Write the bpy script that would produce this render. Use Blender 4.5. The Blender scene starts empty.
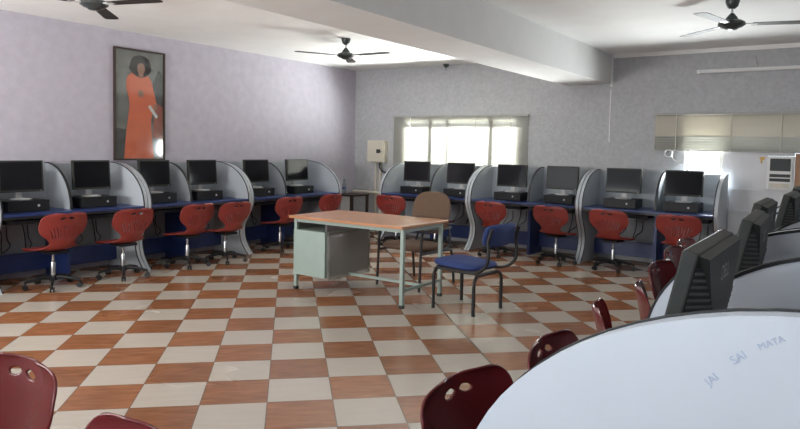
import bpy, bmesh, math, random
from mathutils import Vector, Matrix
random.seed(7)
C = bpy.context.scene.collection
SC = bpy.context.scene
PI = math.pi

# ---------------------------------------------------------------- camera, sky, light, exposure
cam_d = bpy.data.cameras.new('camera')
cam = bpy.data.objects.new('camera', cam_d)
C.objects.link(cam)
cam_d.sensor_width = 36.0
cam_d.lens = 654.77 / 800 * 36
cam_d.shift_y = -(214.5 - 184.54) / 800
cam_d.clip_start = 0.02
cam.matrix_world = Matrix(((0.8222, -0.0493, 0.5680, 0.0), (0.5688, 0.0344, -0.8214, 0.0),
                           (0.0210, 0.9982, 0.0556, 1.5726), (0, 0, 0, 1)))
SC.camera = cam

w = bpy.data.worlds.new('sky')
SC.world = w
w.use_nodes = True
bg = w.node_tree.nodes['Background']
bg.inputs[0].default_value = (0.86, 0.93, 1.0, 1)
bg.inputs[1].default_value = 2.2


def area(name, loc, size, rot, power, col=(1, 1, 1)):
    l = bpy.data.lights.new(name, 'AREA')
    l.shape = 'RECTANGLE'
    l.size, l.size_y = size
    l.energy = power
    l.color = col
    o = bpy.data.objects.new(name, l)
    o.location = loc
    o.rotation_euler = rot
    C.objects.link(o)
    return o


# daylight arriving at the windows (just outside each opening)
UP = math.radians(122)
area('daylight_and_fill', (-5.55, 10.35, 1.35), (2.4, 1.0), (-math.radians(125), 0, 0), 1500, (1, .99, .96))
area('daylight_and_fill', (-1.69, 9.93, 1.40), (.42, 0.44), (-math.radians(106), 0, 0), 240, (.97, .985, 1))
# lamps at unseen front windows; the first is added fill aimed at the ceiling
area('daylight_and_fill', (-5.6, -1.0, 1.55), (2.6, .9), (math.radians(146), 0, 0), 480, (1, .985, .96))
area('daylight_and_fill', (-1.4, -1.1, 1.65), (2.0, 1.0), (UP, 0, 0), 62, (.86, .93, 1))

SC.view_settings.view_transform = 'Standard'
SC.view_settings.look = 'None'
SC.view_settings.gamma = 1
SC.view_settings.use_curve_mapping = False
SC.view_settings.exposure = -0.22
SC.cycles.use_denoising = True
SC.cycles.max_bounces = 12
SC.cycles.diffuse_bounces = 6
SC.cycles.sample_clamp_indirect = 6.0
SC.cycles.caustics_reflective = False
SC.cycles.caustics_refractive = False


# ---------------------------------------------------------------- materials
def mat(name, col, rough=0.5, metal=0.0, noise=0.0, nscale=20, bump=0.0, bscale=200, coat=0.0, spec=0.5, transl=0.0):
    m = bpy.data.materials.new(name)
    m.use_nodes = True
    nt = m.node_tree
    b = nt.nodes['Principled BSDF']
    b.inputs['Base Color'].default_value = (*col, 1)
    b.inputs['Roughness'].default_value = rough
    b.inputs['Metallic'].default_value = metal
    b.inputs['Specular IOR Level'].default_value = spec
    if coat:
        b.inputs['Coat Weight'].default_value = coat
        b.inputs['Coat Roughness'].default_value = 0.08
    tc = nt.nodes.new('ShaderNodeTexCoord')
    if noise:
        n = nt.nodes.new('ShaderNodeTexNoise')
        n.inputs['Scale'].default_value = nscale
        n.inputs['Detail'].default_value = 5
        nt.links.new(tc.outputs['Object'], n.inputs['Vector'])
        r = nt.nodes.new('ShaderNodeMapRange')
        r.inputs[1].default_value = 0.25
        r.inputs[2].default_value = 0.75
        r.inputs[3].default_value = 1 - noise
        r.inputs[4].default_value = 1 + noise
        nt.links.new(n.outputs[0], r.inputs[0])
        mx = nt.nodes.new('ShaderNodeVectorMath')
        mx.operation = 'SCALE'
        mx.inputs[0].default_value = col
        nt.links.new(r.outputs[0], mx.inputs['Scale'])
        nt.links.new(mx.outputs[0], b.inputs['Base Color'])
    if bump:
        n2 = nt.nodes.new('ShaderNodeTexNoise')
        n2.inputs['Scale'].default_value = bscale
        n2.inputs['Detail'].default_value = 3
        nt.links.new(tc.outputs['Object'], n2.inputs['Vector'])
        bp = nt.nodes.new('ShaderNodeBump')
        bp.inputs['Strength'].default_value = bump
        bp.inputs['Distance'].default_value = 0.01
        nt.links.new(n2.outputs[0], bp.inputs['Height'])
        nt.links.new(bp.outputs[0], b.inputs['Normal'])
    if transl:
        t = nt.nodes.new('ShaderNodeBsdfTranslucent')
        t.inputs[0].default_value = (*col, 1)
        ms = nt.nodes.new('ShaderNodeMixShader')
        ms.inputs[0].default_value = transl
        nt.links.new(b.outputs[0], ms.inputs[1])
        nt.links.new(t.outputs[0], ms.inputs[2])
        nt.links.new(ms.outputs[0], nt.nodes['Material Output'].inputs[0])
    return m


def tile_mat():
    m = bpy.data.materials.new('checker_tiles')
    m.use_nodes = True
    nt = m.node_tree
    N, L = nt.nodes, nt.links
    b = N['Principled BSDF']

    def math_(op, a=None, bb=None, c=None):
        n = N.new('ShaderNodeMath')
        n.operation = op
        for k, v in enumerate((a, bb, c)):
            if v is None:
                continue
            if isinstance(v, (int, float)):
                n.inputs[k].default_value = v
            else:
                L.new(v, n.inputs[k])
        return n.outputs[0]
    g = N.new('ShaderNodeNewGeometry')
    sub = N.new('ShaderNodeVectorMath')
    sub.operation = 'SUBTRACT'
    L.new(g.outputs['Position'], sub.inputs[0])
    sub.inputs[1].default_value = (-3.7229, 3.0778, 0)
    a = math.radians(44.232)
    sc = 1 / 0.4

    def dot(v):
        d = N.new('ShaderNodeVectorMath')
        d.operation = 'DOT_PRODUCT'
        L.new(sub.outputs[0], d.inputs[0])
        d.inputs[1].default_value = v
        return d.outputs['Value']
    i = dot((math.cos(a) * sc, math.sin(a) * sc, 0))
    j = dot((-math.sin(a) * sc, math.cos(a) * sc, 0))
    fi, fj = math_('FLOOR', i), math_('FLOOR', j)
    par = math_('FLOORED_MODULO', math_('ADD', fi, fj), 2)          # 0 = terracotta, 1 = cream
    ri, rj = math_('FRACT', i), math_('FRACT', j)
    ei = math_('MINIMUM', ri, math_('SUBTRACT', 1, ri))
    ej = math_('MINIMUM', rj, math_('SUBTRACT', 1, rj))
    grout = math_('LESS_THAN', math_('MINIMUM', ei, ej), 0.007)
    seam = math_('LESS_THAN', math_('ABSOLUTE', math_('SUBTRACT', i, 5.0)), 0.022)
    grout = math_('MAXIMUM', grout, seam)
    cmb = N.new('ShaderNodeCombineXYZ')
    L.new(fi, cmb.inputs[0])
    L.new(fj, cmb.inputs[1])
    wn = N.new('ShaderNodeTexWhiteNoise')
    wn.noise_dimensions = '3D'
    L.new(cmb.outputs[0], wn.inputs['Vector'])
    # streaky grain along the tile
    cm2 = N.new('ShaderNodeCombineXYZ')
    L.new(math_('MULTIPLY', i, 1.3), cm2.inputs[0])
    L.new(math_('MULTIPLY', j, 7.0), cm2.inputs[1])
    L.new(math_('MULTIPLY', wn.outputs['Value'], 37.0), cm2.inputs[2])
    nz = N.new('ShaderNodeTexNoise')
    nz.inputs['Scale'].default_value = 1.6
    nz.inputs['Detail'].default_value = 4
    L.new(cm2.outputs[0], nz.inputs['Vector'])
    r1 = N.new('ShaderNodeValToRGB')
    e = r1.color_ramp.elements
    e[0].position, e[0].color = 0.3, (0.22, 0.083, 0.033, 1)
    e[1].position, e[1].color = 0.75, (0.37, 0.157, 0.070, 1)
    L.new(nz.outputs[0], r1.inputs[0])
    vv = math_('MULTIPLY_ADD', wn.outputs['Value'], 0.3, 0.85)
    s1 = N.new('ShaderNodeVectorMath')
    s1.operation = 'SCALE'
    L.new(r1.outputs[0], s1.inputs[0])
    L.new(vv, s1.inputs['Scale'])
    r2 = N.new('ShaderNodeValToRGB')
    e = r2.color_ramp.elements
    e[0].color, e[1].color = (0.46, 0.41, 0.35, 1), (0.54, 0.485, 0.415, 1)
    L.new(nz.outputs[0], r2.inputs[0])
    m1 = N.new('ShaderNodeMix')
    m1.data_type = 'RGBA'
    L.new(par, m1.inputs['Factor'])
    L.new(s1.outputs[0], m1.inputs['A'])
    L.new(r2.outputs[0], m1.inputs['B'])
    m2 = N.new('ShaderNodeMix')
    m2.data_type = 'RGBA'
    L.new(grout, m2.inputs['Factor'])
    L.new(m1.outputs['Result'], m2.inputs['A'])
    m2.inputs['B'].default_value = (0.13, 0.09, 0.06, 1)
    L.new(m2.outputs['Result'], b.inputs['Base Color'])
    n3 = N.new('ShaderNodeTexNoise')
    n3.inputs['Scale'].default_value = 1.2
    L.new(g.outputs['Position'], n3.inputs['Vector'])
    L.new(math_('MULTIPLY_ADD', n3.outputs[0], 0.16, 0.17), b.inputs['Roughness'])
    b.inputs['Specular IOR Level'].default_value = 0.45
    return m


M = dict(
    lilac=mat('lilac_distemper', (0.44, 0.415, 0.475), 0.85, noise=0.07, nscale=9, bump=0.35, bscale=90),
    greywall=mat('grey_distemper', (0.42, 0.425, 0.44), 0.85, noise=0.11, nscale=22, bump=0.6, bscale=60),
    ceil=mat('ceiling_paint', (0.82, 0.815, 0.795), 0.9, noise=0.03, nscale=3),
    beam=mat('beam_paint', (0.70, 0.70, 0.69), 0.85, noise=0.03, nscale=4),
    white=mat('white_paint', (0.72, 0.72, 0.71), 0.5, noise=0.03, nscale=6),
    sillwhite=mat('white_wall_paint', (0.66, 0.66, 0.68), 0.7, noise=0.04, nscale=6),
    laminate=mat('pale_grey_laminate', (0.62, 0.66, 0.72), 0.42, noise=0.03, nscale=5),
    shadelam=mat('shaded_pale_laminate', (0.44, 0.475, 0.51), 0.45, noise=0.03, nscale=5),  # the pale laminate again, with left and back row shade in its colour
    greyshadelam=mat('grey_and_shaded_laminate', (0.33, 0.36, 0.39), 0.5, noise=0.04, nscale=6),  # back boards' own grey; on left and back partitions it paints in shade
    blue=mat('blue_laminate', (0.018, 0.035, 0.135), 0.35, noise=0.1, nscale=20),
    blackrub=mat('black_edging', (0.012, 0.012, 0.014), 0.45, noise=0.1),
    blackpl=mat('black_plastic', (0.012, 0.012, 0.014), 0.45, noise=0.1, nscale=60, spec=0.25),
    screen=mat('dark_screen', (0.008, 0.008, 0.010), 0.07, noise=0.05, spec=0.15),
    greyscreen=mat('hazy_screen', (0.035, 0.04, 0.045), 0.35, noise=0.05, spec=0.15),
    silver=mat('silver_plastic', (0.50, 0.50, 0.50), 0.35, noise=0.04),
    chrome=mat('steel', (0.55, 0.55, 0.56), 0.25, metal=1.0, noise=0.05),
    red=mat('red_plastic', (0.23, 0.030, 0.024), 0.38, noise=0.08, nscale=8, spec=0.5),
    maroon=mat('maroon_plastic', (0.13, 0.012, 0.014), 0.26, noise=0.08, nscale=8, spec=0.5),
    wood=mat('table_laminate', (0.50, 0.235, 0.115), 0.3, noise=0.14, nscale=5),
    sage=mat('sage_steel', (0.33, 0.42, 0.385), 0.42, noise=0.05, nscale=8),
    bluefab=mat('blue_fabric', (0.034, 0.06, 0.20), 0.9, noise=0.2, nscale=90, bump=0.3, bscale=400),
    brownfab=mat('brown_fabric', (0.155, 0.098, 0.066), 0.9, noise=0.2, nscale=90, bump=0.3, bscale=400),
    fan=mat('fan_enamel', (0.035, 0.042, 0.042), 0.3, noise=0.1),
    fanblade=mat('fan_blade_enamel', (0.032, 0.028, 0.025), 0.6, noise=0.1, spec=0.2),
    slat=mat('blind_slats', (0.66, 0.655, 0.61), 0.5, noise=0.03, nscale=5, transl=0.45),
    slatcream=mat('cream_blind_slats', (0.60, 0.565, 0.48), 0.5, noise=0.03, nscale=5, transl=0.12),
    rail=mat('grey_blind_rail', (0.34, 0.335, 0.31), 0.5, noise=0.05),
    cream=mat('cream_enamel', (0.58, 0.54, 0.44), 0.45, noise=0.04),
    brass=mat('gold_foil', (0.55, 0.33, 0.05), 0.35, noise=0.1),
    postwood=mat('brown_wood_post', (0.36, 0.20, 0.12), 0.6, noise=0.15, nscale=12),
    darkwood=mat('dark_wood', (0.035, 0.018, 0.012), 0.5, noise=0.2, nscale=12),
    robe=mat('orange_print', (0.68, 0.125, 0.04), 0.5, noise=0.12, nscale=6),
    skin=mat('skin_print', (0.30, 0.14, 0.085), 0.5, noise=0.08),
    hair=mat('hair_print', (0.022, 0.012, 0.01), 0.6, noise=0.3, nscale=30),
    backdrop=mat('print_backdrop', (0.17, 0.16, 0.145), 0.5, noise=0.35, nscale=5),
    backdrop2=mat('print_dark_backdrop', (0.06, 0.055, 0.05), 0.5, noise=0.5, nscale=9),
    redprint=mat('red_print', (0.30, 0.06, 0.035), 0.5, noise=0.25, nscale=8),
    paper=mat('white_print', (0.6, 0.58, 0.55), 0.5, noise=0.1),
    ink=mat('faint_blue_ink', (0.44, 0.51, 0.645), 0.6, noise=0.1),
    blind_cord=mat('blind_cord', (0.72, 0.70, 0.62), 0.7, noise=0.05),
    logo=mat('grey_logo', (0.24, 0.24, 0.23), 0.4, noise=0.05),
    label=mat('blue_label', (0.10, 0.16, 0.32), 0.5, noise=0.1),
    acgrille=mat('dark_grille', (0.03, 0.033, 0.035), 0.5, noise=0.1),
    vent=mat('vent_grey_plastic', (0.11, 0.112, 0.105), 0.5, noise=0.1, nscale=40, spec=0.25),
    monback=mat('charcoal_plastic', (0.030, 0.032, 0.028), 0.5, noise=0.1, nscale=40, spec=0.25),
    floor=tile_mat(),
)


def glass_mat(name, col, rough, opac):
    m = bpy.data.materials.new(name)
    m.use_nodes = True
    nt = m.node_tree
    for n in list(nt.nodes):
        if n.type == 'BSDF_PRINCIPLED':
            nt.nodes.remove(n)
    t = nt.nodes.new('ShaderNodeBsdfTransparent')
    t.inputs[0].default_value = (*col, 1)
    g = nt.nodes.new('ShaderNodeBsdfGlossy')
    g.inputs[1].default_value = rough
    fr = nt.nodes.new('ShaderNodeLayerWeight')
    fr.inputs[0].default_value = 0.5
    pw = nt.nodes.new('ShaderNodeMath')
    pw.operation = 'POWER'
    pw.inputs[1].default_value = 5
    nt.links.new(fr.outputs['Facing'], pw.inputs[0])
    ad = nt.nodes.new('ShaderNodeMath')
    ad.operation = 'MULTIPLY_ADD'
    ad.inputs[1].default_value = .9
    ad.inputs[2].default_value = opac + .04
    nt.links.new(pw.outputs[0], ad.inputs[0])
    ms = nt.nodes.new('ShaderNodeMixShader')
    nt.links.new(ad.outputs[0], ms.inputs[0])
    nt.links.new(t.outputs[0], ms.inputs[1])
    nt.links.new(g.outputs[0], ms.inputs[2])
    nt.links.new(ms.outputs[0], nt.nodes['Material Output'].inputs[0])
    return m


M['pane'] = glass_mat('clear_pane', (0.95, 0.97, 0.97), 0.06, 0.0)
M['polythene'] = glass_mat('clear_polythene', (0.92, 0.93, 0.93), 0.3, 0.03)
_nt = M['polythene'].node_tree
_d = _nt.nodes.new('ShaderNodeBsdfDiffuse')
_d.inputs[0].default_value = (.55, .56, .54, 1)
_m = _nt.nodes.new('ShaderNodeMixShader')
_m.inputs[0].default_value = .38
_o = _nt.nodes['Material Output']
_nt.links.new(_o.inputs[0].links[0].from_socket, _m.inputs[1])
_nt.links.new(_d.outputs[0], _m.inputs[2])
_nt.links.new(_m.outputs[0], _o.inputs[0])
M['bottle'] = glass_mat('clear_bottle', (0.80, 0.85, 0.86), 0.1, 0.08)


# ---------------------------------------------------------------- mesh helpers
class MB:
    def __init__(s):
        s.bm = bmesh.new()
        s.mi = 0

    def _tag(s, faces):
        for f in faces:
            f.material_index = s.mi

    def box(s, c, size, rot=None, bev=0.0):
        r = bmesh.ops.create_cube(s.bm, size=1)
        vs = r['verts']
        for v in vs:
            v.co = Vector((v.co.x * size[0], v.co.y * size[1], v.co.z * size[2]))
        if bev:
            es = list({e for v in vs for e in v.link_edges})
            rb = bmesh.ops.bevel(s.bm, geom=es, offset=bev, segments=2, profile=0.6, affect='EDGES')
            vs = list({v for f in rb['faces'] for v in f.verts} | {v for v in vs if v.is_valid})
        mt = Matrix.Translation(Vector(c)) @ (rot.to_4x4() if rot else Matrix())
        fs = set()
        for v in vs:
            v.co = mt @ v.co
            fs |= set(v.link_faces)
        s._tag(fs)
        return s

    def bb(s, a, b, bev=0.0):
        return s.box([(a[k] + b[k]) / 2 for k in range(3)], [abs(b[k] - a[k]) for k in range(3)], None, bev)

    def prism(s, pts, axis, lo, hi):
        """2D outline extruded along axis: 'x' pts=(y,z), 'y' pts=(x,z), 'z' pts=(x,y)"""
        def P(p, t):
            return {'x': (t, p[0], p[1]), 'y': (p[0], t, p[1]), 'z': (p[0], p[1], t)}[axis]
        A = [s.bm.verts.new(P(p, lo)) for p in pts]
        B = [s.bm.verts.new(P(p, hi)) for p in pts]
        fs = [s.bm.faces.new(A), s.bm.faces.new(B[::-1])]
        n = len(pts)
        for k in range(n):
            fs.append(s.bm.faces.new((A[k], B[k], B[(k + 1) % n], A[(k + 1) % n])))
        s._tag(fs)
        return s

    def tube(s, pts, r, seg=8, cap=True):
        pts = [Vector(p) for p in pts]
        rings = []
        up = None
        for k, p in enumerate(pts):
            if k == 0:
                d = pts[1] - p
            elif k == len(pts) - 1:
                d = p - pts[k - 1]
            else:
                d = (pts[k + 1] - p).normalized() + (p - pts[k - 1]).normalized()
            d.normalize()
            if up is None:
                up = Vector((0, 0, 1)) if abs(d.z) < .9 else Vector((1, 0, 0))
            sx = d.cross(up)
            if sx.length < 1e-5:
                sx = d.orthogonal()
            sx.normalize()
            up = sx.cross(d).normalized()
            rr = r[k] if isinstance(r, (list, tuple)) else r
            rings.append([s.bm.verts.new(p + sx * math.cos(2 * PI * q / seg) * rr + up * math.sin(2 * PI * q / seg) * rr) for q in range(seg)])
        fs = []
        for a, b in zip(rings, rings[1:]):
            for q in range(seg):
                fs.append(s.bm.faces.new((a[q], a[(q + 1) % seg], b[(q + 1) % seg], b[q])))
        if cap:
            fs.append(s.bm.faces.new(rings[0][::-1]))
            fs.append(s.bm.faces.new(rings[-1]))
        s._tag(fs)
        return s

    def lathe(s, prof, c=(0, 0, 0), seg=24, axis='z'):
        def P(r, z, a):
            x, y = r * math.cos(a), r * math.sin(a)
            v = {'z': (x, y, z), 'y': (x, z, y), 'x': (z, x, y)}[axis]
            return Vector(c) + Vector(v)
        rings = [[s.bm.verts.new(P(max(r, 1e-4), z, 2 * PI * q / seg)) for q in range(seg)] for r, z in prof]
        fs = []
        for a, b in zip(rings, rings[1:]):
            for q in range(seg):
                fs.append(s.bm.faces.new((a[q], a[(q + 1) % seg], b[(q + 1) % seg], b[q])))
        fs.append(s.bm.faces.new(rings[0][::-1]))
        fs.append(s.bm.faces.new(rings[-1]))
        s._tag(fs)
        return s

    def build(s, name, mats, parent=None, smooth=False):
        bmesh.ops.recalc_face_normals(s.bm, faces=s.bm.faces)
        me = bpy.data.meshes.new(name)
        s.bm.to_mesh(me)
        s.bm.free()
        for m in (mats if isinstance(mats, (list, tuple)) else [mats]):
            me.materials.append(m)
        if smooth:
            me.shade_smooth()
            try:
                me.set_sharp_from_angle(angle=math.radians(40))
            except Exception:
                pass
        o = bpy.data.objects.new(name, me)
        C.objects.link(o)
        if parent:
            o.parent = parent
        return o


def smooth_path(pts, n=6):
    """Catmull-Rom through points"""
    pts = [Vector(p) for p in pts]
    out = []
    for k in range(len(pts) - 1):
        p0 = pts[max(k - 1, 0)]
        p1, p2 = pts[k], pts[k + 1]
        p3 = pts[min(k + 2, len(pts) - 1)]
        for q in range(n):
            t = q / n
            out.append(0.5 * ((2 * p1) + (p2 - p0) * t + (2 * p0 - 5 * p1 + 4 * p2 - p3) * t * t + (3 * p1 - p0 - 3 * p2 + p3) * t ** 3))
    out.append(pts[-1])
    return out


def tag(o, label, cat, group=None):
    o['label'] = label
    o['category'] = cat
    if group:
        o['group'] = group
    return o


def struct(o, label=None):
    o['kind'] = 'structure'
    if label:
        o['label'] = label
    return o


def thing(name, label, cat, loc=(0, 0, 0), rotz=0, group=None):
    o = bpy.data.objects.new(name, None)
    o.empty_display_size = 0.05
    C.objects.link(o)
    o.location = loc
    o.rotation_euler = (0, 0, rotz)
    return tag(o, label, cat, group)


def dup(root, loc, rotz, label):
    r = root.copy()
    C.objects.link(r)
    r.location = loc
    r.rotation_euler = (0, 0, rotz)
    r['label'] = label
    for ch in list(root.children):
        c = ch.copy()
        C.objects.link(c)
        c.parent = r
        for g in list(ch.children):
            d = g.copy()
            C.objects.link(d)
            d.parent = c
    return r


ORD = ['first', 'second', 'third', 'fourth', 'fifth', 'sixth', 'seventh', 'eighth']

# ---------------------------------------------------------------- room shell
XL, XR, YB, YF, ZC = -7.8, 0.12, 9.75, -0.75, 3.0
struct(MB().bb((XL - .2, YF - .2, -.15), (XR + .2, YB + .2, 0)).build('floor', M['floor']), 'terracotta and cream checkered tile floor laid diagonally')
struct(MB().bb((XL - .2, YF - .2, ZC), (XR + .2, YB + .2, ZC + .15)).build('ceiling', M['ceil']), 'off-white flat ceiling')
struct(MB().bb((XL - .2, YF - .2, 0), (XL, YB + .2, ZC)).build('wall_left', M['lilac']), 'lilac distempered wall')
struct(MB().bb((XR, YF - .2, 0), (XR + .2, YB + .2, ZC)).build('wall_right', M['greywall']))


def wall_y(name, y0, y1, holes, m):
    b = MB()
    x = XL
    for (xa, xb, za, zb) in holes:
        b.bb((x, y0, 0), (xa, y1, ZC))
        b.bb((xa, y0, 0), (xb, y1, za))
        b.bb((xa, y0, zb), (xb, y1, ZC))
        x = xb
    b.bb((x, y0, 0), (XR, y1, ZC))
    return struct(b.build(name, m))


W1 = (-6.66, -4.44, 1.2, 2.09)
W2 = (-1.93, -0.30, 1.12, 2.05)
wall_y('wall_back', YB, YB + .2, [W1, W2], M['greywall'])
wall_y('wall_front', YF - .2, YF, [(-6.9, -4.3, 1.1, 2.4), (-2.4, -0.4, 1.25, 2.5)], M['greywall'])
# lower white painted dado right of the last carrel
struct(MB().bb((-1.35, YB - .012, 0), (XR, YB, 1.09)).bb((-2.1, YB - .026, 1.09), (XR, YB, 1.118)).bb((-1.35, YB - .03, .80), (XR, YB, .835)).build('trim_1', M['sillwhite']), 'white painted sill and dado under the right window')
struct(MB().bb((-2.96, YB - .03, 2.945), (XR, YB, ZC)).build('trim_4', M['ceil']), 'pale uneven cornice strip over the right window')
# beam
struct(MB().bb((-3.65, YF, 2.57), (-3.0, YB, ZC)).build('trim_2', M['beam']), 'pale grey ceiling beam running to the window wall')
struct(MB().bb((-3.0, YB - .012, 2.53), (-2.965, YB, ZC)).build('trim_3', M['beam']))


def window(name, W, mulls, transom=None, dy=.03):
    xa, xb, za, zb = W
    r = bpy.data.objects.new(name, None)
    C.objects.link(r)
    r.location = (xa, YB + dy, za)
    struct(r)
    f = MB()
    wd, h = xb - xa, zb - za
    f.bb((0, -.02, 0), (wd, .03, .05)).bb((0, -.02, h - .05), (wd, .03, h))
    f.bb((0, -.02, .05), (.05, .03, h - .05)).bb((wd - .05, -.02, .05), (wd, .03, h - .05))
    for m_, t in mulls:
        f.bb((m_ - xa - t / 2, -.046, .05), (m_ - xa + t / 2, .025, h - .05))
    if transom:
        f.bb((.05, -.047, transom - za - .025), (wd - .05, .03, transom - za + .025))
    f.build('window_frame', M['rail'], r)
    p = MB().bb((.05, .002, .05), (wd - .05, .006, h - .05)).build('window_pane', M['pane'], r)
    return r


window('window_1', W1, [(-6.1, .08), (-5.76, .04), (-4.93, .08)], 1.935)
window('window_2', W2, [(-1.47, .06)], None, .10)


def blind(label, x0, x1, z0, z1, pitch, m, y, bunch=0.0, cords=(), ang=62):
    r = thing('venetian_blind', label, 'blind', (x0, y, z1), 0, 'venetian blinds')
    wd, h = x1 - x0, z1 - z0
    MB().bb((0, -.025, -.03), (wd, .022, 0)).build('head_rail', M['rail'], r)
    s = MB()
    z = -.045
    while z > -h + .02 + bunch - (.03 if bunch else 0):
        rt = Matrix.Rotation(math.radians(ang), 3, 'X')
        s.box((wd / 2, 0, z), (wd - .01, .026, .0012), rt)
        z -= pitch
    s.build('slats', m, r)
    if bunch:
        s = MB()
        k = 0
        z = -h + .025
        while z < -h + bunch:
            s.box((wd / 2, -.002 * (k % 2), z), (wd - .01, .026, .002), Matrix.Rotation(math.radians(30 if k % 3 else 55), 3, 'X'))
            z += pitch * .55
            k += 1
        s.build('gathered_slats', M['slat'], r)
    MB().bb((0, -.015, -h), (wd, .015, -h + .018), .004).build('bottom_rail', M['rail'], r)
    for cx in cords:
        MB().tube([(cx - x0, -.018, -.03), (cx - x0, -.02, -h + .01)], .005, 6).build('ladder_cord', M['blind_cord'], r)
    return r


blind('closed pale blind glowing over the left window above the monitors', -6.88, -4.26, 1.16, 2.145, .023, M['slat'], YB - .035, 0, (-6.5, -5.2, -4.55), -50)
blind('half-raised cream blind over the right window above the air conditioner', -2.34, .1, 1.605, 2.135, .022, M['slatcream'], YB - .035, .21, (-2.05, -1.36, -.78, -.2))

# ---------------------------------------------------------------- carrel desks
DEPTH = 0.72


def panel_profile(um=.74, foot=True, n=18):
    """outline (u,z) of a panel, u = distance from the back"""
    top = []
    for k in range(n + 1):
        a = PI / 2 * k / n
        top.append((0.03 + (um - .03) * math.sin(a), 0.80 + 0.515 * math.cos(a)))
    if not foot:
        return [(0.0, 1.315)] + top
    low = smooth_path([(0.74, .80, 0), (.725, .70, 0), (.65, .55, 0), (.575, .42, 0), (.555, .31, 0), (.59, .18, 0), (.67, .07, 0), (.745, 0.0, 0)], 4)[1:]
    return [(0.0, 1.315)] + top + [(p.x, p.y) for p in low]


PROF = panel_profile()


def edge_strip(b, prof, x0, x1, out=.004, inn=.006):
    """thin band that follows the profile edge"""
    pts = [Vector((p[0], p[1])) for p in prof]
    n = len(pts)
    L = []
    for k, p in enumerate(pts):
        d = (pts[min(k + 1, n - 1)] - pts[max(k - 1, 0)]).normalized()
        nrm = Vector((-d.y, d.x))
        if k == 0:
            nrm = Vector((0, 1))
        if nrm.x < -1e-3 and p.y > .8:
            nrm = -nrm
        L.append((p, nrm))
    rows = []
    for p, nr in L:
        o, i = p + nr * out, p - nr * inn
        o.y, i.y = max(o.y, 0.0), max(i.y, 0.0)
        rows.append([b.bm.verts.new((x0, -o.x, o.y)), b.bm.verts.new((x1, -o.x, o.y)), b.bm.verts.new((x1, -i.x, i.y)), b.bm.verts.new((x0, -i.x, i.y))])
    for a, c in zip(rows, rows[1:]):
        for q in range(4):
            b.bm.faces.new((a[q], a[(q + 1) % 4], c[(q + 1) % 4], c[q]))
    b.bm.faces.new(rows[0][::-1])
    b.bm.faces.new(rows[-1])


def carrel(W, mid, label, loc, rotz, group, back=True, pm='greyshadelam'):
    r = thing('computer_carrel', label, 'computer desk', loc, rotz, group)
    T = .05
    out = [(-u, z) for u, z in PROF] + [(0, 0)]
    for x0 in (0.001, W - T - .001):
        p = MB().prism(out, 'x', x0, x0 + T).build('end_panel', M['laminate' if pm == 'laminate' else 'shadelam'], r)
        e = MB()
        if x0 < .5:
            edge_strip(e, PROF, x0 + T - .010, x0 + T + .001)
        else:
            edge_strip(e, PROF, x0 - .001, x0 + .010)
        e.build('edge_trim', M['blackrub'], p)
    prof2 = panel_profile(.56, False)
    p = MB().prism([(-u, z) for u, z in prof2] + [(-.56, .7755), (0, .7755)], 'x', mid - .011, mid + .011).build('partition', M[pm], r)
    e = MB()
    edge_strip(e, prof2, mid - .013, mid + .013)
    e.build('edge_trim', M['blackrub'], p)
    if back:
        MB().bb((T, -.02, .06), (W - T, 0, 1.30)).build('back_panel', M['greyshadelam'], r)
    else:
        MB().bb((T, -.02, .06), (W - T, 0, .90)).build('back_panel', M['greyshadelam'], r)
    t = MB()
    t.bb((T, -.735, .775), (W - T, -.565, .80), .004)
    for xa, xb in ((T, mid - .011), (mid + .011, W - T)):
        t.bb((xa, -.566, .775), (xb, -.06, .80))
    t.build('desktop', M['blue'], r)
    MB().bb((T, -.735, .748), (W - T, -.70, .775)).build('front_lipping', M['blackrub'], r)
    for xa, xb in ((T + .06, mid - .06), (mid + .06, W - T - .06)):
        k = MB()
        k.bb((xa, -.69, .69), (xb, -.34, .705)).bb((xa, -.69, .705), (xb, -.675, .73))
        for xx in (xa + .004, xb - .012):
            k.bb((xx, -.60, .705), (xx + .008, -.34, .775))
        k.build('keyboard_tray', M['blackpl'], r)
    MB().bb((mid - .02, -.50, 0.0), (mid + .02, -.02, .775)).build('centre_support', M['blue'], r)
    for xa, xb in ((T, mid - .02), (mid + .02, W - T)):
        MB().bb((xa, -.16, .09), (xb, -.13, .30)).build('foot_rail', M['blue'], r)
        cx = (xa + xb) / 2
        for dx, dd in ((-.13, .0), (.10, .03)):
            pts = smooth_path([(cx + dx, -.04, .77), (cx + dx, -.042, .74), (cx + dx + .02, -.07 - dd, .52), (cx + dx - .03 + dd, -.19, .34), (cx + dx + .05, -.20, .40), (cx + dx + .09, -.05, .46), (cx + dx + .09, -.03, .60)], 5)
            MB().tube(pts, .006, 6).build('power_cable', M['blackrub'], r)
    return r


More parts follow.
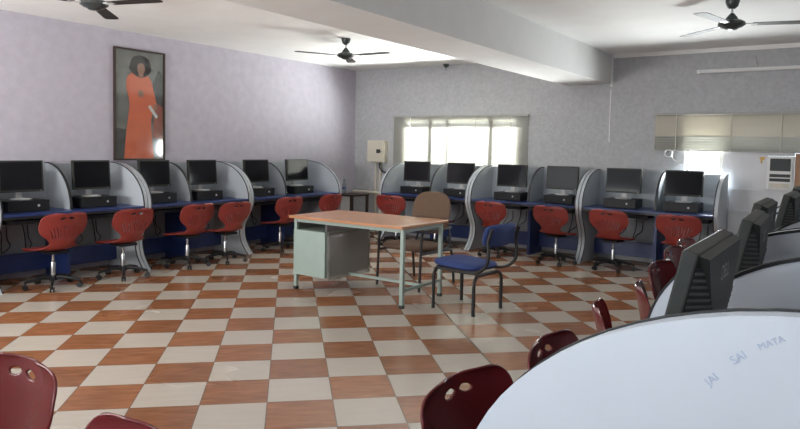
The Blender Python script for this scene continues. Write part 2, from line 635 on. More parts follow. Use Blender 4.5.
GL, GB, GR = 'carrels along the lilac wall', 'carrels along the window wall', 'carrels along the right-hand side'
LM = [(1.50, 3.08, 2.29), (3.09, 4.8, 3.95), (4.81, 6.47, 5.58), (6.48, 8.47, 7.36)]
LLAB = ['two-seat grey carrel desk with only its end panel showing at the left picture edge',
        'two-seat grey carrel desk with blue top, left of the framed portrait',
        'two-seat grey carrel desk with blue top, below the framed portrait',
        'two-seat grey carrel desk with blue top on the lilac wall, nearest the corner']
BM_ = [(-6.60, -4.90, -5.70), (-4.89, -3.14, -3.97), (-3.13, -1.36, -2.15)]
BLAB = ['two-seat grey carrel desk with blue top below the left window',
        'two-seat grey carrel desk between the two windows, behind the blue chair',
        'two-seat grey carrel desk under the right window, with a bright white end panel']
for (a, b, m), lab in zip(LM, LLAB):
    carrel(b - a, m - a, lab, (XL + .01, a, 0), PI / 2, GL)
for (a, b, m), lab in zip(BM_, BLAB):
    carrel(b - a, m - a, lab, (a, YB - .068, 0), 0, GB)
RP = 0.81
RLAB = ['nearest two-seat carrel desk with big pale panel marked with blue handwriting',
        'two-seat pale carrel desk, second from the camera on the right-hand side',
        'two-seat pale carrel desk, third from the camera on the right-hand side']
R0 = 1.235
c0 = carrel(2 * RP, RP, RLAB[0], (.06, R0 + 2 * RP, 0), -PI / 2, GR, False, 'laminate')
for k in (1, 2):
    dup(c0, (.06, R0 + 2 * RP * (k + 1), 0), -PI / 2, RLAB[k])


# handwriting on the near panel (part of that carrel)
def text_mesh(name, body, size, mtx, m, parent, extr=.0004, align='CENTER', shear=0):
    cu = bpy.data.curves.new(name, 'FONT')
    cu.body = body
    cu.size = size
    cu.extrude = extr
    cu.align_x = align
    cu.shear = shear
    o = bpy.data.objects.new(name, cu)
    me = bpy.data.meshes.new_from_object(o)
    bpy.data.objects.remove(o)
    me.transform(mtx)
    me.materials.append(m)
    ob = bpy.data.objects.new(name, me)
    C.objects.link(ob)
    if parent:
        ob.parent = parent
    return ob


# carrel local for right row: world(x,y) = (.06 + ly, R0+2RP - lx)  -> near panel outer face at lx = 2RP-.001
fx = 2 * RP - .0005


def near_panel(X, Z):
    return (fx, X - .06, Z)


b = Matrix(((0, 0, 1, 0), (1, 0, 0, 0), (0, 1, 0, 0), (0, 0, 0, 1)))   # text x -> ly, text y -> z, normal -> +lx
for body, X, Z, a, sz in (('JAI', -.180, 1.176, 48, .020), ('SAI', -.141, 1.222, 40, .020), ('MATA', -.095, 1.257, 32, .016)):
    mt = Matrix.Translation(near_panel(X, Z)) @ b @ Matrix.Rotation(math.radians(a), 4, 'Z')
    text_mesh('handwriting', body, sz, mt, M['ink'], c0, .0003)


# ---------------------------------------------------------------- computers
def make_case(label, group):
    r = thing('desktop_computer', label, 'computer', (0, 0, 0), 0, group)
    MB().bb((-.215, -.36, 0.006), (.215, 0, .122), .004).build('case', M['blackpl'], r)
    f = MB().bb((-.217, -.372, .006), (.217, -.358, .124), .004)
    f.bb((-.18, -.375, .085), (-.02, -.37, .10)).bb((-.18, -.375, .035), (-.06, -.37, .042))
    f.build('front_bezel', M['blackpl'], r)
    MB().lathe([(.013, -.378), (.013, -.370)], (.10, 0, .066), 14, 'y').build('power_button', M['silver'], r)['label'] = 'round silver power button'
    for sx in (-.18, .18):
        for sy in (-.33, -.04):
            MB().lathe([(.012, 0), (.012, .008)], (sx, sy, 0), 8).build('foot', M['blackrub'], r)
    return r


def make_monitor(label, group, tilt=4, zc=.252):
    r = thing('flat_monitor', label, 'monitor', (0, 0, 0), 0, group)
    # stand
    base = MB()
    base.lathe([(.11, 0), (.112, .006), (.10, .012), (.03, .017), (0.0, .017)], (0, 0, 0), 24)
    base.build('stand_base', M['silver'], r, True)
    nk = MB().prism([(-.035, .012), (.035, .012), (.028, .19), (-.028, .19)], 'y', .040, .066)
    nk.build('stand_neck', M['silver'], r)
    tl = Matrix.Translation((0, 0, zc)) @ Matrix.Rotation(math.radians(-tilt), 4, 'X')
    W, H = .24, .172

    def fin(o):
        o.data.transform(tl)
        return o
    # housing: bezel slab + tapered back
    h = MB()
    h.bb((-W, -.022, -H), (W, .012, H), .005)
    v0 = [(-W + .004, .010, -H + .004), (W - .004, .010, -H + .004), (W - .004, .010, H - .004), (-W + .004, .010, H - .004)]
    zt, zm, zb = H - .008, .04, -H + .028
    v1 = [(-.225, .032, zt), (.225, .032, zt), (.145, .054, zm), (.145, .054, zb), (-.145, .054, zb), (-.145, .054, zm)]
    A = [h.bm.verts.new(p) for p in v0]          # BL, BR, TR, TL
    B = [h.bm.verts.new(p) for p in v1]          # TL, TR, MR, LR, LL, ML
    for f in ((A[3], A[2], B[1], B[0]), (A[2], B[2], B[1]), (A[2], A[1], B[3], B[2]), (A[1], A[0], B[4], B[3]), (A[0], A[3], B[5], B[4]),
              (A[3], B[0], B[5]), (B[0], B[1], B[2], B[5]), (B[5], B[2], B[3], B[4])):
        h.bm.faces.new(f)
    hs = fin(h.build('housing', M['monback'], r))
    for sx in (-1, 1):
        v = MB()
        for k in range(19):
            z = -H + .034 + k * .0148
            q = max(0, (z - zm) / (H - zm))
            x0, y0 = W - .008, .0125
            x1, y1 = .148 + (W - .02 - .148) * q, .0528 - .0345 * q
            ang = math.atan2(y1 - y0, (x1 - x0) * sx)
            ln = math.hypot(x1 - x0, y1 - y0)
            v.mi = 0
            v.box(((x0 + x1) / 2 * sx, (y0 + y1) / 2, z + .0074), (ln, .003, .0085), Matrix.Rotation(ang, 3, 'Z'))
            v.mi = 1
            v.box(((x0 + x1) / 2 * sx, (y0 + y1) / 2 + .0002, z), (ln, .0045, .0065), Matrix.Rotation(ang, 3, 'Z'))
        fin(v.build('vent_slats', [M['blackrub'], M['vent']], hs))
    fr = MB().bb((-W + .018, -.0235, -H + .024), (W - .018, -.0215, H - .018))
    fin(fr.build('screen', M['screen'], r))
    fin(MB().lathe([(.005, -.0255), (.005, -.021)], (W - .035, 0, -H + .012), 10, 'y').build('power_button', M['silver'], r))
    mt = tl @ Matrix.Translation((0, .0438, .095)) @ Matrix.Rotation(math.radians(8.5), 4, 'X') @ Matrix(((-1, 0, 0, 0), (0, 0, 1, 0), (0, 1, 0, 0), (0, 0, 0, 1)))
    text_mesh('logo', 'DELL', .05, mt, M['logo'], hs, .0008)
    return r


GC = 'desktop computers lying under the monitors'
GM = 'flat monitors on the desktop computers'
DZ = .80
case0 = make_case('', GC)
mon0 = make_monitor('', GM)
mon1 = make_monitor('', GM, 12, .275)
first1 = [True]
first = [True]


def place_pc(x, y, rz, where, dr=0.0, src=None, du=0.0):
    """x,y = desk-back point of the booth; local -y is to the front"""
    R = Matrix.Rotation(rz, 3, 'Z')
    cpos = Vector((x, y, DZ)) + R @ Vector((0, -.17, 0))
    mpos = Vector((x, y, DZ + .124)) + R @ Vector((0, -.36 - du, 0))
    lc = 'black desktop computer lying flat ' + where
    lm = 'black flat monitor ' + where
    if first[0]:
        first[0] = False
        case0.location, case0.rotation_euler = cpos, (0, 0, rz)
        mon0.location, mon0.rotation_euler = mpos, (0, 0, rz + dr)
        case0['label'], mon0['label'] = lc, lm
        return mon0
    dup(case0, cpos, rz, lc)
    if src and first1[0]:
        first1[0] = False
        src.location, src.rotation_euler = mpos, (0, 0, rz + dr)
        src['label'] = lm
        return src
    if src:
        return dup(src, mpos, rz + dr, lm)
    return dup(mon0, mpos, rz + dr, lm)


for k, (y, dr) in enumerate(((3.50, .06), (4.30, .06), (5.15, .08), (5.91, 0), (6.91, -.03), (7.79, -.03))):
    place_pc(XL + .01, y, PI / 2, 'in the %s booth from the left on the lilac wall' % ORD[k], dr)
greys = {}
for k, (x, dr) in enumerate(((-6.09, .16), (-5.24, .13), (-4.33, .08), (-3.52, 0.03), (-2.63, 0.03), (-1.84, 0))):
    mo = place_pc(x, YB - .068, 0, 'in the %s booth from the left on the window wall' % ORD[k], dr)
    if k == 3:
        for ch in mo.children:
            if ch.name.startswith('screen'):
                ch.data = ch.data.copy()
                ch.data.materials.clear()
                ch.data.materials.append(M['greyscreen'])
for k in range(6):
    y = R0 + RP * (k + .5) + (.06, .08, .08, .1, .1, .0)[k]
    place_pc(.06, y, -PI / 2, 'seen from behind, %s from the camera on the right' % ('nearest' if k == 0 else ORD[k]), (0, .03, .0, -.02, .02, 0)[k], mon1, (0, 0, .05, .0, .02, 0)[k])


# ---------------------------------------------------------------- red swivel chairs
def shell_mesh(name, m, slits=True):
    P = [(.222, .425, .140, 0), (.214, .445, .182, .0), (.17, .462, .205, .004), (.08, .458, .213, .012), (-.02, .452, .208, .02), (-.11, .455, .188, .03),
         (-.165, .478, .150, .034), (-.198, .525, .125, .04), (-.215, .575, .152, .048), (-.226, .625, .205, .056), (-.237, .69, .237, .058),
         (-.250, .755, .234, .054), (-.262, .80, .222, .048), (-.269, .830, .195, .042), (-.272, .845, .150, .036), (-.273, .852, .085, .03)]
    n = 9
    pts = []
    for k in range(len(P) - 1):
        p0, p1, p2, p3 = P[max(k - 1, 0)], P[k], P[k + 1], P[min(k + 2, len(P) - 1)]
        for q in range(n):
            t = q / n
            pts.append([0.5 * (2 * a1 + (a2 - a0) * t + (2 * a0 - 5 * a1 + 4 * a2 - a3) * t * t + (3 * a1 - a0 - 3 * a2 + a3) * t ** 3) for a0, a1, a2, a3 in zip(p0, p1, p2, p3)])
    pts.append(list(P[-1]))
    bm = bmesh.new()
    NX = 84
    rows = []
    for k, (y, z, hw, cu) in enumerate(pts):
        a = pts[max(k - 1, 0)]
        c = pts[min(k + 1, len(pts) - 1)]
        d = Vector((c[0] - a[0], c[1] - a[1]))
        d.normalize()
        nr = Vector((-d.y, d.x))          # profile runs backwards/upwards: normal = up on seat, forward on back
        if nr.y < 0 and nr.x < 0:
            nr = -nr
        nr = Vector((d.y, -d.x)) if (d.x < 0 and -d.x * 1 > 0 and (-d.x) < 0) else Vector((d.y, -d.x))
        row = []
        for q in range(NX + 1):
            t = -1 + 2 * q / NX
            o = cu * t * t
            row.append(bm.verts.new((t * hw, y + nr.x * o, z + nr.y * o)))
        rows.append(row)

    def hole(x, y, z):
        if y < -.19 and z > .54:
            for sx in (-.041, .041):
                if ((x - sx) / .029) ** 2 + ((z - .806 + abs(x) * .12) / .0135) ** 2 < 1:
                    return True
            if slits and .59 < z < .72:
                sp = .024 + (z - .59) * .08
                g = abs((x / sp) % 1.0 - .5)
                if abs(x) < 5.0 * sp and g < .11 and z < .72 - (abs(x) / .16) ** 2 * .03:
                    return True
        return False
    for a, c in zip(rows, rows[1:]):
        for q in range(NX):
            ctr = (a[q].co + a[q + 1].co + c[q].co + c[q + 1].co) / 4
            if hole(*ctr):
                continue
            bm.faces.new((a[q], a[q + 1], c[q + 1], c[q]))
    for v in [v for v in bm.verts if not v.link_faces]:
        bm.verts.remove(v)
    for v in bm.verts:
        v.co.x *= 1.12
        v.co.z -= .04
    me = bpy.data.meshes.new(name)
    bm.to_mesh(me)
    bm.free()
    me.materials.append(m)
    me.shade_smooth()
    return me


def make_chair(m, group):
    r = thing('swivel_chair', '', 'chair', (0, 0, 0), 0, group)
    o = bpy.data.objects.new('seat_shell', shell_mesh('seat_shell', m, m is M['red']))
    C.objects.link(o)
    o.parent = r
    md = o.modifiers.new('thickness', 'SOLIDIFY')
    md.thickness = .009
    md.offset = 0
    MB().box((0, -.01, .388), (.20, .24, .03), None, .006).box((.13, .02, .378), (.12, .015, .01)).build('seat_mechanism', M['blackpl'], r)
    MB().lathe([(.026, .10), (.026, .27), (.024, .275), (.014, .278), (.014, .38)], (0, 0, 0), 16).build('gas_column', M['chrome'], r, True)
    b = MB()
    b.lathe([(.035, .075), (.042, .08), (.042, .125), (.03, .135)], (0, 0, 0), 16)
    for k in range(5):
        a = 2 * PI * k / 5 + .35
        R = Matrix.Rotation(a, 3, 'Z')
        d = R @ Vector((1, 0, 0))
        pts = [Vector((0, 0, .105)) + d * .02, Vector((0, 0, .112)) + d * .10, Vector((0, 0, .092)) + d * .22, Vector((0, 0, .078)) + d * .275]
        b.tube(smooth_path(pts, 3), [.024 - .012 * q / 9 for q in range(10)], 8)
    st = b.build('star_base', M['blackpl'], r, True)
    for k in range(5):
        a = 2 * PI * k / 5 + .35
        c = MB()
        d = Vector((math.cos(a), math.sin(a), 0))
        t = Vector((-d.y, d.x, 0))
        p = d * .27 + Vector((0, 0, .027))
        for s in (-1, 1):
            q = p + t * .016 * s
            seg = 14
            A = [c.bm.verts.new(q - t * .008 + (d * math.cos(2 * PI * i / seg) + Vector((0, 0, 1)) * math.sin(2 * PI * i / seg)) * .027) for i in range(seg)]
            B = [c.bm.verts.new(q + t * .008 + (d * math.cos(2 * PI * i / seg) + Vector((0, 0, 1)) * math.sin(2 * PI * i / seg)) * .027) for i in range(seg)]
            c.bm.faces.new(A)
            c.bm.faces.new(B[::-1])
            for i in range(seg):
                c.bm.faces.new((A[i], A[(i + 1) % seg], B[(i + 1) % seg], B[i]))
        c.tube([p, p + Vector((0, 0, .05))], .008, 8)
        c.build('caster', M['blackrub'], st)
    return r


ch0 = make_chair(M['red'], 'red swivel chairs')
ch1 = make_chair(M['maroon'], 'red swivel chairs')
chs = []
LCH = [(-7.0, 3.62, 0.08), (-6.94, 4.40, 0.05), (-6.96, 5.31, 0.04), (-6.86, 5.84, 0.0), (-7.0, 7.0, -.05), (-7.0, 7.92, .0)]
for k, (x, y, d) in enumerate(LCH):
    chs.append((0, x, y, PI / 2 + d, 'red plastic swivel chair, %s from the left along the lilac wall' % ORD[k]))
BCH = [(-6.04, 8.66, .1), (-5.40, 8.82, .1), (-4.30, 8.78, -.1), (-3.37, 8.75, -.1), (-2.59, 8.80, -.1), (-1.74, 8.78, .0)]
for k, (x, y, d) in enumerate(BCH):
    chs.append((0, x, y, d, 'red plastic swivel chair, %s from the left along the window wall' % ORD[k]))
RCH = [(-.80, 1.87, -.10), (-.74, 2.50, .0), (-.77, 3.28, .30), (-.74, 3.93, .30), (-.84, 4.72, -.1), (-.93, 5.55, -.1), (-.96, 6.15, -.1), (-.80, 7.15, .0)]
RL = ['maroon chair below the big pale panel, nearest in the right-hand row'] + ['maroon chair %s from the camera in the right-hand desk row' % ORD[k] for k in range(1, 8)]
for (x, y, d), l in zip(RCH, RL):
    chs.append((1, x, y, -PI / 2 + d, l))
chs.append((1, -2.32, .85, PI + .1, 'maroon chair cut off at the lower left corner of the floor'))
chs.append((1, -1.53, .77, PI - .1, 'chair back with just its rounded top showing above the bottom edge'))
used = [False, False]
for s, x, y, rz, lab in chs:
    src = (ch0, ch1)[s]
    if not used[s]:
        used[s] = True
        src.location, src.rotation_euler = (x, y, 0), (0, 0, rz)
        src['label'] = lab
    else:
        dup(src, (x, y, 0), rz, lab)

# ---------------------------------------------------------------- teacher's table
TX0, TX1, TY0, TY1, TZ = -5.02, -3.52, 5.15, 6.02, .815
t = thing('office_table', 'wood-topped steel table with a sage drawer pedestal in the middle of the floor', 'table', ((TX0 + TX1) / 2, (TY0 + TY1) / 2, 0))
hx, hy = (TX1 - TX0) / 2, (TY1 - TY0) / 2
MB().bb((-hx, -hy, TZ - .028), (hx, hy, TZ), .004).build('tabletop', M['wood'], t)
lx, ly = hx - .045, hy - .08
for sx in (-1, 1):
    for sy in (-1, 1):
        l = MB().bb((sx * lx - .019, sy * ly - .019, .03), (sx * lx + .019, sy * ly + .019, TZ - .028), .003).build('leg', M['sage'], t)
        MB().bb((sx * lx - .022, sy * ly - .022, 0), (sx * lx + .022, sy * ly + .022, .035), .004).build('foot_cap', M['blackrub'], l)
f = MB()
for sy in (-1, 1):
    f.bb((-lx, sy * ly - .012, TZ - .07), (lx, sy * ly + .012, TZ - .028))
for sx in (-1, 1):
    f.bb((sx * lx - .012, -ly, TZ - .07), (sx * lx + .012, ly, TZ - .028))
f.build('top_frame', M['sage'], t)
f = MB()
for sx in (-1, 1):
    f.bb((sx * lx - .012, -ly, .16), (sx * lx + .012, ly, .185))
f.bb((-lx, -.012, .16), (lx, .012, .185))
f.build('stretcher', M['sage'], t)
px0, px1, py0, py1, pz0, pz1 = -lx - .02, -lx + .43, -ly - .025, ly + .05, .17, .66
pd = MB().bb((px0, py0, pz0), (px1, py1, pz1), .004).build('drawer_pedestal', M['sage'], t)
dd = MB()
for k in range(3):
    z0 = pz0 + .012 + k * .157
    dd.bb((px0 + .012, py1, z0), (px1 - .012, py1 + .016, z0 + .148), .003)
dd.build('drawer_front', M['sage'], pd)
for xa in (px0 + .02, px1 - .04):
    MB().bb((xa, py0 + .05, pz1), (xa + .02, py1 - .05, TZ - .07)).build('hanger_bracket', M['chrome'], pd)
# crumpled polythene still hanging on the pedestal's side
bm = MB()
NYP, NZP = 14, 10
rng = random.Random(3)
G = [[bm.bm.verts.new((px1 + .008 + rng.random() * .022, py0 + .02 + (py1 - py0 - .04) * i / NYP, pz0 - .03 + (pz1 - pz0 + .02) * j / NZP)) for j in range(NZP + 1)] for i in range(NYP + 1)]
for i in range(NYP):
    for j in range(NZP):
        bm.bm.faces.new((G[i][j], G[i + 1][j], G[i + 1][j + 1], G[i][j + 1]))
pw = bm.build('polythene_wrap', M['polythene'], pd, True)
pw['label'] = 'crumpled clear plastic wrap'
md = pw.modifiers.new('thickness', 'SOLIDIFY')
md.thickness = .001


# ---------------------------------------------------------------- cushioned chairs
def pad(b, c, size, rx=0, n=10, round_=4.0, curve=0.0):
    """superellipsoid cushion; size = half extents, thin along local z"""
    R = Matrix.Rotation(rx, 3, 'X')
    NU, NV = 28, 10
    rows = []
    for j in range(NV + 1):
        ph = -PI / 2 + PI * j / NV
        row = []
        for i in range(NU):
            th = 2 * PI * i / NU

            def sp(v, e):
                return math.copysign(abs(v) ** e, v)
            e1, e2 = .45, 2 / round_
            x = size[0] * sp(math.cos(ph), e1) * sp(math.cos(th), e2)
            y = size[1] * sp(math.cos(ph), e1) * sp(math.sin(th), e2)
            z = size[2] * sp(math.sin(ph), .8) + curve * (x / size[0]) ** 2
            row.append(b.bm.verts.new(Vector(c) + R @ Vector((x, y, z))))
        rows.append(row)
    fs = []
    for a, d in zip(rows, rows[1:]):
        for i in range(NU):
            try:
                fs.append(b.bm.faces.new((a[i], a[(i + 1) % NU], d[(i + 1) % NU], d[i])))
            except ValueError:
                pass
    bmesh.ops.remove_doubles(b.bm, verts=rows[0] + rows[-1], dist=1e-5)
    return b


def arch(x0, x1, y, ztop, rad=.09, n=6):
    """inverted U from (x0,y,0) over to (x1,y,0)"""
    pts = [(x0, y, 0), (x0, y, ztop - rad)]
    for k in range(1, n + 1):
        a = PI / 2 * k / n
        pts.append((x0 + rad * (1 - math.cos(a)), y, ztop - rad + rad * math.sin(a)))
    for k in range(0, n + 1):
        a = PI / 2 * k / n
        pts.append((x1 - rad + rad * math.sin(a), y, ztop - rad + rad * math.cos(a)))
    pts += [(x1, y, 0)]
    return pts


# blue visitor chair: faces local +y
bc = thing('visitor_chair', 'blue fabric chair on black tube legs, standing at the right end of the table', 'chair', (-3.10, 5.67, 0), PI / 2 - .12)
sm = pad(MB(), (0, .01, .45), (.25, .275, .038), .04).build('seat', M['bluefab'], bc, True)
pad(MB(), (0, -.40, .765), (.26, .11, .03), PI / 2 + .20, curve=-.03).build('backrest', M['bluefab'], bc, True)
for y, nm in ((.22, 'front_leg_frame'), (-.26, 'rear_leg_frame')):
    l = MB().tube(arch(-.235, .235, y, .405 if y > 0 else .38), .0175, 10).build(nm, M['blackrub'], bc, True)
for s in (-1, 1):
    pts = smooth_path([(s * .235, .18, .412), (s * .238, -.10, .405), (s * .24, -.29, .42), (s * .245, -.40, .50), (s * .245, -.42, .60), (s * .24, -.41, .72), (s * .235, -.445, .84)], 6)
    MB().tube(pts, .016, 10).build('back_support', M['blackrub'], bc, True)
MB().tube([(-.235, .10, .41), (.235, .10, .41)], .012, 8).tube([(-.237, -.18, .405), (.237, -.18, .405)], .012, 8).build('seat_crossbar', M['blackrub'], bc)

# brown chair behind the table: faces -y
br = thing('office_chair', 'brown fabric chair with tall rounded back, tucked behind the wood-topped table', 'chair', (-4.11, 6.33, 0), PI - .06)
pad(MB(), (0, .08, .455), (.30, .30, .045), .03).build('seat', M['brownfab'], br, True)
pad(MB(), (0, -.29, .81), (.27, .25, .035), PI / 2 + .14, curve=-.035, round_=3.0).build('backrest', M['brownfab'], br, True)
for s in (-1, 1):
    MB().tube(smooth_path([(s * .30, .36, 0), (s * .30, .345, .30), (s * .30, .33, .58), (s * .30, .30, .645), (s * .30, .22, .665), (s * .30, -.10, .655), (s * .285, -.26, .655)], 5), .0155, 10).build('arm_and_front_leg', M['blackrub'], br, True)
    MB().tube(smooth_path([(s * .29, .335, .41), (s * .29, -.20, .405), (s * .29, -.28, .36), (s * .29, -.31, .25), (s * .29, -.34, 0)], 5), .0155, 10).build('rear_leg', M['blackrub'], br, True)
    MB().tube(smooth_path([(s * .26, -.15, .41), (s * .25, -.28, .44), (s * .23, -.325, .55), (s * .20, -.325, .68), (s * .18, -.345, .82)], 5), .013, 10).build('back_support', M['blackrub'], br, True)
MB().tube([(-.29, .15, .412), (.29, .15, .412)], .012, 8).tube([(-.29, -.15, .407), (.29, -.15, .407)], .012, 8).build('seat_crossbar', M['blackrub'], br)


# ---------------------------------------------------------------- ceiling fans
def make_fan():
    r = thing('ceiling_fan', '', 'fan', (0, 0, 0), 0, 'ceiling fans')
    MB().lathe([(.06, 0), (.062, -.015), (.05, -.06), (.022, -.085)], (0, 0, 0), 20).build('canopy', M['fan'], r, True)
    MB().lathe([(.012, -.08), (.012, -.16)], (0, 0, 0), 12).build('downrod', M['silver'], r, True)
    MB().lathe([(.018, -.125), (.05, -.165), (.055, -.185), (.02, -.19)], (0, 0, 0), 20).build('rod_cover', M['fan'], r, True)
    MB().lathe([(.03, -.182), (.085, -.19), (.115, -.208), (.118, -.232), (.09, -.252), (.06, -.262), (.045, -.275), (.0, -.278)], (0, 0, 0), 28).build('motor', M['fan'], r, True)
    for k in range(3):
        a = 2 * PI * k / 3
        R = Matrix.Rotation(a, 3, 'Z')
        b = MB()
        tw = Matrix.Rotation(math.radians(-3), 3, 'X')
        pl = [(.17, -.055), (.62, -.068), (.68, -.060), (.70, -.03), (.70, .03), (.68, .060), (.62, .065), (.17, .05)]
        A, B = [], []
        for x, y in pl:
            A.append(b.bm.verts.new(R @ (tw @ Vector((x, y, .002)) + Vector((0, 0, -.226)))))
            B.append(b.bm.verts.new(R @ (tw @ Vector((x, y, -.002)) + Vector((0, 0, -.226)))))
        b.bm.faces.new(A)
        b.bm.faces.new(B[::-1])
        for q in range(len(pl)):
            b.bm.faces.new((A[q], B[q], B[(q + 1) % len(pl)], A[(q + 1) % len(pl)]))
        bl = b.build('blade', M['fanblade'], r)
        i = MB()
        i.box(R @ Vector((.15, 0, -.226)), (.13, .045, .008), R @ tw)
        i.build('blade_bracket', M['silver'], bl)
    return r


fan0 = make_fan()
fan0.location, fan0.rotation_euler = (-5.6, 6.78, ZC), (0, 0, math.radians(2))
fan0['label'] = 'dark three-blade ceiling fan near the lilac corner, left of the beam'
dup(fan0, (-.99, 6.78, ZC), math.radians(17), 'dark three-blade ceiling fan right of the beam')
dup(fan0, (-5.55, 3.25, ZC), math.radians(16), 'dark ceiling fan cut off by the top edge above the portrait wall')

# ---------------------------------------------------------------- wall things
# framed portrait
po = thing('framed_portrait', 'tall framed picture of a figure in an orange robe on the lilac wall', 'picture', (XL, 5.19, 1.335))
pwid, ph = .375, 1.45


def yz(b, pts, lo, hi):
    return b.prism(pts, 'x', lo, hi)


fr = MB()
fr.bb((0, -pwid, 0), (.03, pwid, .022)).bb((0, -pwid, ph - .022), (.03, pwid, ph))
fr.bb((0, -pwid, .022), (.03, -pwid + .022, ph - .022)).bb((0, pwid - .022, .022), (.03, pwid, ph - .022))
fr.build('frame', M['darkwood'], po)
MB().bb((.002, -pwid + .02, .02), (.010, pwid - .02, ph - .02)).build('print_background', M['backdrop'], po)
d = MB()
d.prism([(.16, .50), (.35, .45), (.35, 1.15), (.28, 1.22), (.18, 1.0)], 'x', .010, .0112)
d.prism([(-.35, .022), (-.23, .022), (-.20, .4), (-.35, .42)], 'x', .010, .0112)
d.build('print_shadows', M['backdrop2'], po)
d = MB()
d.prism([(.19, .30), (.345, .28), (.345, .72), (.22, .78)], 'x', .010, .0118)
d.build('print_drapery', M['redprint'], po)
rb = smooth_path([(-.23, .024, 0), (-.20, .35, 0), (-.155, .68, 0), (-.16, .80, 0), (-.20, .98, 0), (-.17, 1.10, 0), (-.06, 1.155, 0), (.06, 1.15, 0), (.16, 1.07, 0), (.21, .90, 0), (.245, .74, 0), (.20, .66, 0), (.165, .50, 0), (.185, .25, 0), (.21, .024, 0)], 5)
MB().prism([(p.x, p.y) for p in rb], 'x', .010, .0128).build('printed_robe', M['robe'], po)
hr = [(.16 * math.cos(2 * PI * k / 24) * (1 + .05 * math.sin(5 * k)) + .01, 1.235 + .145 * math.sin(2 * PI * k / 24)) for k in range(24)]
MB().prism(hr, 'x', .010, .0132).build('printed_hair', M['hair'], po)
fc = [(.058 * math.cos(2 * PI * k / 18) + .015, 1.205 + .075 * math.sin(2 * PI * k / 18)) for k in range(18)]
hd = [(-.03, .905), (.02, .93), (.06, .885), (.03, .83), (-.02, .84)]
sk = MB().prism(fc, 'x', .010, .0136).prism([(-.02, 1.10), (.05, 1.10), (.045, 1.16), (-.015, 1.16)], 'x', .010, .0134).prism(hd, 'x', .010, .0136).prism([(.20, .74), (.25, .76), (.26, .70), (.22, .66)], 'x', .010, .0136)
sk.build('printed_skin', M['skin'], po)
MB().prism([(.12, .71), (.15, .74), (.27, .59), (.24, .56)], 'x', .010, .0139).build('printed_letter', M['paper'], po)
gp = MB()
NYG, NZG = 8, 14
gr = random.Random(11)
gp.bb((.016, -pwid + .022, .022), (.019, pwid - .022, ph - .022))
gp.build('glass', M['pane'], po)

# meter box with conduits and cable
bx = thing('meter_box', 'cream metal electrical box on the wall left of the left window', 'electrical box', (-7.21, YB, 1.295))
MB().bb((-.19, -.13, 0), (.19, 0, .40), .006).build('case', M['cream'], bx)
dr = MB().bb((-.165, -.142, .02), (.165, -.128, .38), .004).build('door', M['cream'], bx)
MB().bb((.03, -.146, .17), (.12, -.140, .24)).build('window', M['acgrille'], dr)
MB().lathe([(.012, -.155), (.012, -.14)], (.14, 0, .2), 10, 'y').build('lock', M['chrome'], dr)
cb = MB().tube(smooth_path([(-7.16, YB - .06, 1.295), (-7.14, YB - .08, 1.2), (-7.04, YB - .09, 1.12), (-6.92, YB - .09, 1.13), (-6.84, YB - .085, 1.17), (-6.78, YB - .08, 1.22)], 6), .014, 8).build('supply_cable', M['blackrub'])
tag(cb, 'thick black cable sagging from the cream box towards the left window', 'cable')
for x, l in ((-7.27, 'left white vertical conduit below the cream electrical box'), (-7.17, 'right white vertical conduit below the cream electrical box')):
    tag(MB().tube([(x, YB - .02, 0.0), (x, YB - .02, 1.295)], .019, 10).build('conduit', M['cream'], None, True), l, 'pipe', 'white conduits')
tag(MB().tube([(-7.76, YB - .075, .735), (-6.78, YB - .075, .735)], .026, 10).build('conduit', M['cream'], None, True), 'horizontal white conduit crossing below the cream electrical box', 'pipe', 'white conduits')
tag(MB().bb((-2.995, YB - .014, 1.72), (-2.98, YB, 2.50)).build('conduit', M['beam']), 'thin pale conduit running down the wall from the beam end', 'pipe', 'white conduits')

# corner side table with bottle
st = thing('side_table', 'small dark-topped side table with white panel in the far corner', 'table', (-7.15, 9.1, 0), 0)
MB().bb((-.40, -.22, .70), (.0, .28, .73), .003).build('tabletop', M['darkwood'], st)
MB().bb((-.27, -.2, .02), (-.05, -.18, .70)).build('front_panel', M['white'], st)
for sx in (-.375, -.025):
    for sy in (-.2, .25):
        MB().bb((sx - .02, sy - .02, 0), (sx + .02, sy + .02, .70)).build('leg', M['darkwood'], st)
bo = thing('water_bottle', 'clear plastic bottle on the corner side table', 'bottle', (-7.47, 9.06, .73))
MB().lathe([(.033, 0), (.036, .01), (.036, .15), (.034, .17), (.016, .215), (.014, .235)], (0, 0, 0), 16).build('body', M['bottle'], bo, True)
MB().lathe([(.016, .233), (.016, .258)], (0, 0, 0), 12).build('cap', M['label'], bo)
MB().lathe([(.0368, .08), (.0368, .12)], (0, 0, 0), 16).build('label_band', M['label'], bo)

# tube light
tl = thing('tube_light', 'long white fluorescent tube light on the wall above the right blind', 'light', (-1.2, YB, 2.69))
MB().bb((-.62, -.045, -.02), (.64, 0, .025), .004).build('batten', M['white'], tl)
MB().tube([(-.57, -.065, -.012), (.59, -.065, -.012)], .013, 12).build('tube', M['white'], tl, True)
for x in (-.585, .605):
    MB().bb((x - .015, -.082, -.03), (x + .015, -.04, .02)).build('lamp_holder', M['white'], tl)
MB().tube(smooth_path([(.12, -.02, .025), (.10, -.012, .10), (.08, -.01, .18)], 4), .007, 6).build('feed_cable', M['rail'], tl)

# small dark ceiling sensor
se = thing('ceiling_hook', 'small dark hook box hanging at the ceiling corner left of the beam', 'hook', (-5.75, 9.62, ZC))
MB().lathe([(.05, 0), (.05, -.02), (.03, -.05), (.012, -.06)], (0, 0, 0), 14).build('body', M['fan'], se, True)
MB().tube([(0, 0, -.055), (0, 0, -.085), (.012, 0, -.095)], .006, 6).build('hook', M['fan'], se)

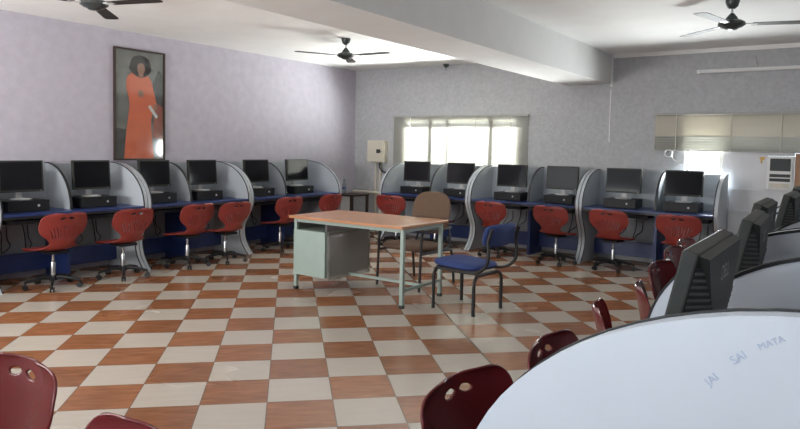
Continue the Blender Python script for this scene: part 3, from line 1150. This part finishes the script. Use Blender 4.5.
# air conditioner in the right window, white infill board and timber post
ib = MB().prism([(-1.44, 1.122), (-.922, 1.122), (-.922, 1.565), (-.62, 1.565), (-.62, 1.66), (-1.44, 1.66)], 'y', YB + .002, YB + .026).build('infill_board', M['sillwhite'])
tag(ib, 'white board filling the window beside the air conditioner', 'board')
sk = MB().prism([(-1.02, 1.545), (-.945, 1.548), (-.955, 1.52), (-.98, 1.50), (-.975, 1.465), (-1.0, 1.465), (-1.0, 1.51)], 'y', YB - .002, YB + .002).build('sticker', M['brass'])
tag(sk, 'small gold sticker on the white board left of the air conditioner', 'sticker')
ac = thing('air_conditioner', 'white window air conditioner with dark louvres under the right blind', 'air conditioner', (-.77, YB + .02, 1.122))
MB().bb((-.15, -.06, 0), (.15, .34, .44), .008).build('body', M['white'], ac)
fc = MB().bb((-.135, -.072, .02), (.135, -.058, .425), .004).build('front_panel', M['white'], ac)
g = MB().bb((-.115, -.078, .25), (.115, -.070, .41))
g.build('intake_grille', M['acgrille'], fc)
g = MB()
for z in (.17, .115):
    g.bb((-.115, -.078, z), (.115, -.070, z + .04))
g.build('air_louvre', M['acgrille'], fc)
g = MB().bb((-.11, -.077, .035), (.11, -.071, .09))
g.build('control_panel', M['cream'], fc)
g = MB()
for x in (-.07, .07):
    g.lathe([(.014, -.088), (.014, -.075)], (x, 0, .062), 12, 'y')
g.build('control_knob', M['silver'], fc)
tag(MB().bb((-.61, YB - .01, 1.122), (-.515, YB + .06, 1.60)).build('timber_post', M['postwood']), 'brown timber post right of the air conditioner', 'post')

# white cable loop at the blind's lower left corner
pts = []
for k in range(30):
    a = 2 * PI * k / 14
    pts.append((-2.13 + .05 * math.cos(a), YB - .075 - .001 * k, 1.57 + .05 * math.sin(a)))
pts += [(-2.08, YB - .05, 1.5), (-1.98, YB - .05, 1.44), (-1.86, YB - .05, 1.39)]
tag(MB().tube(smooth_path(pts, 2), .009, 6).build('cable_coil', M['white'], None, True), 'coil of white cable hanging below the left corner of the cream blind', 'cable')
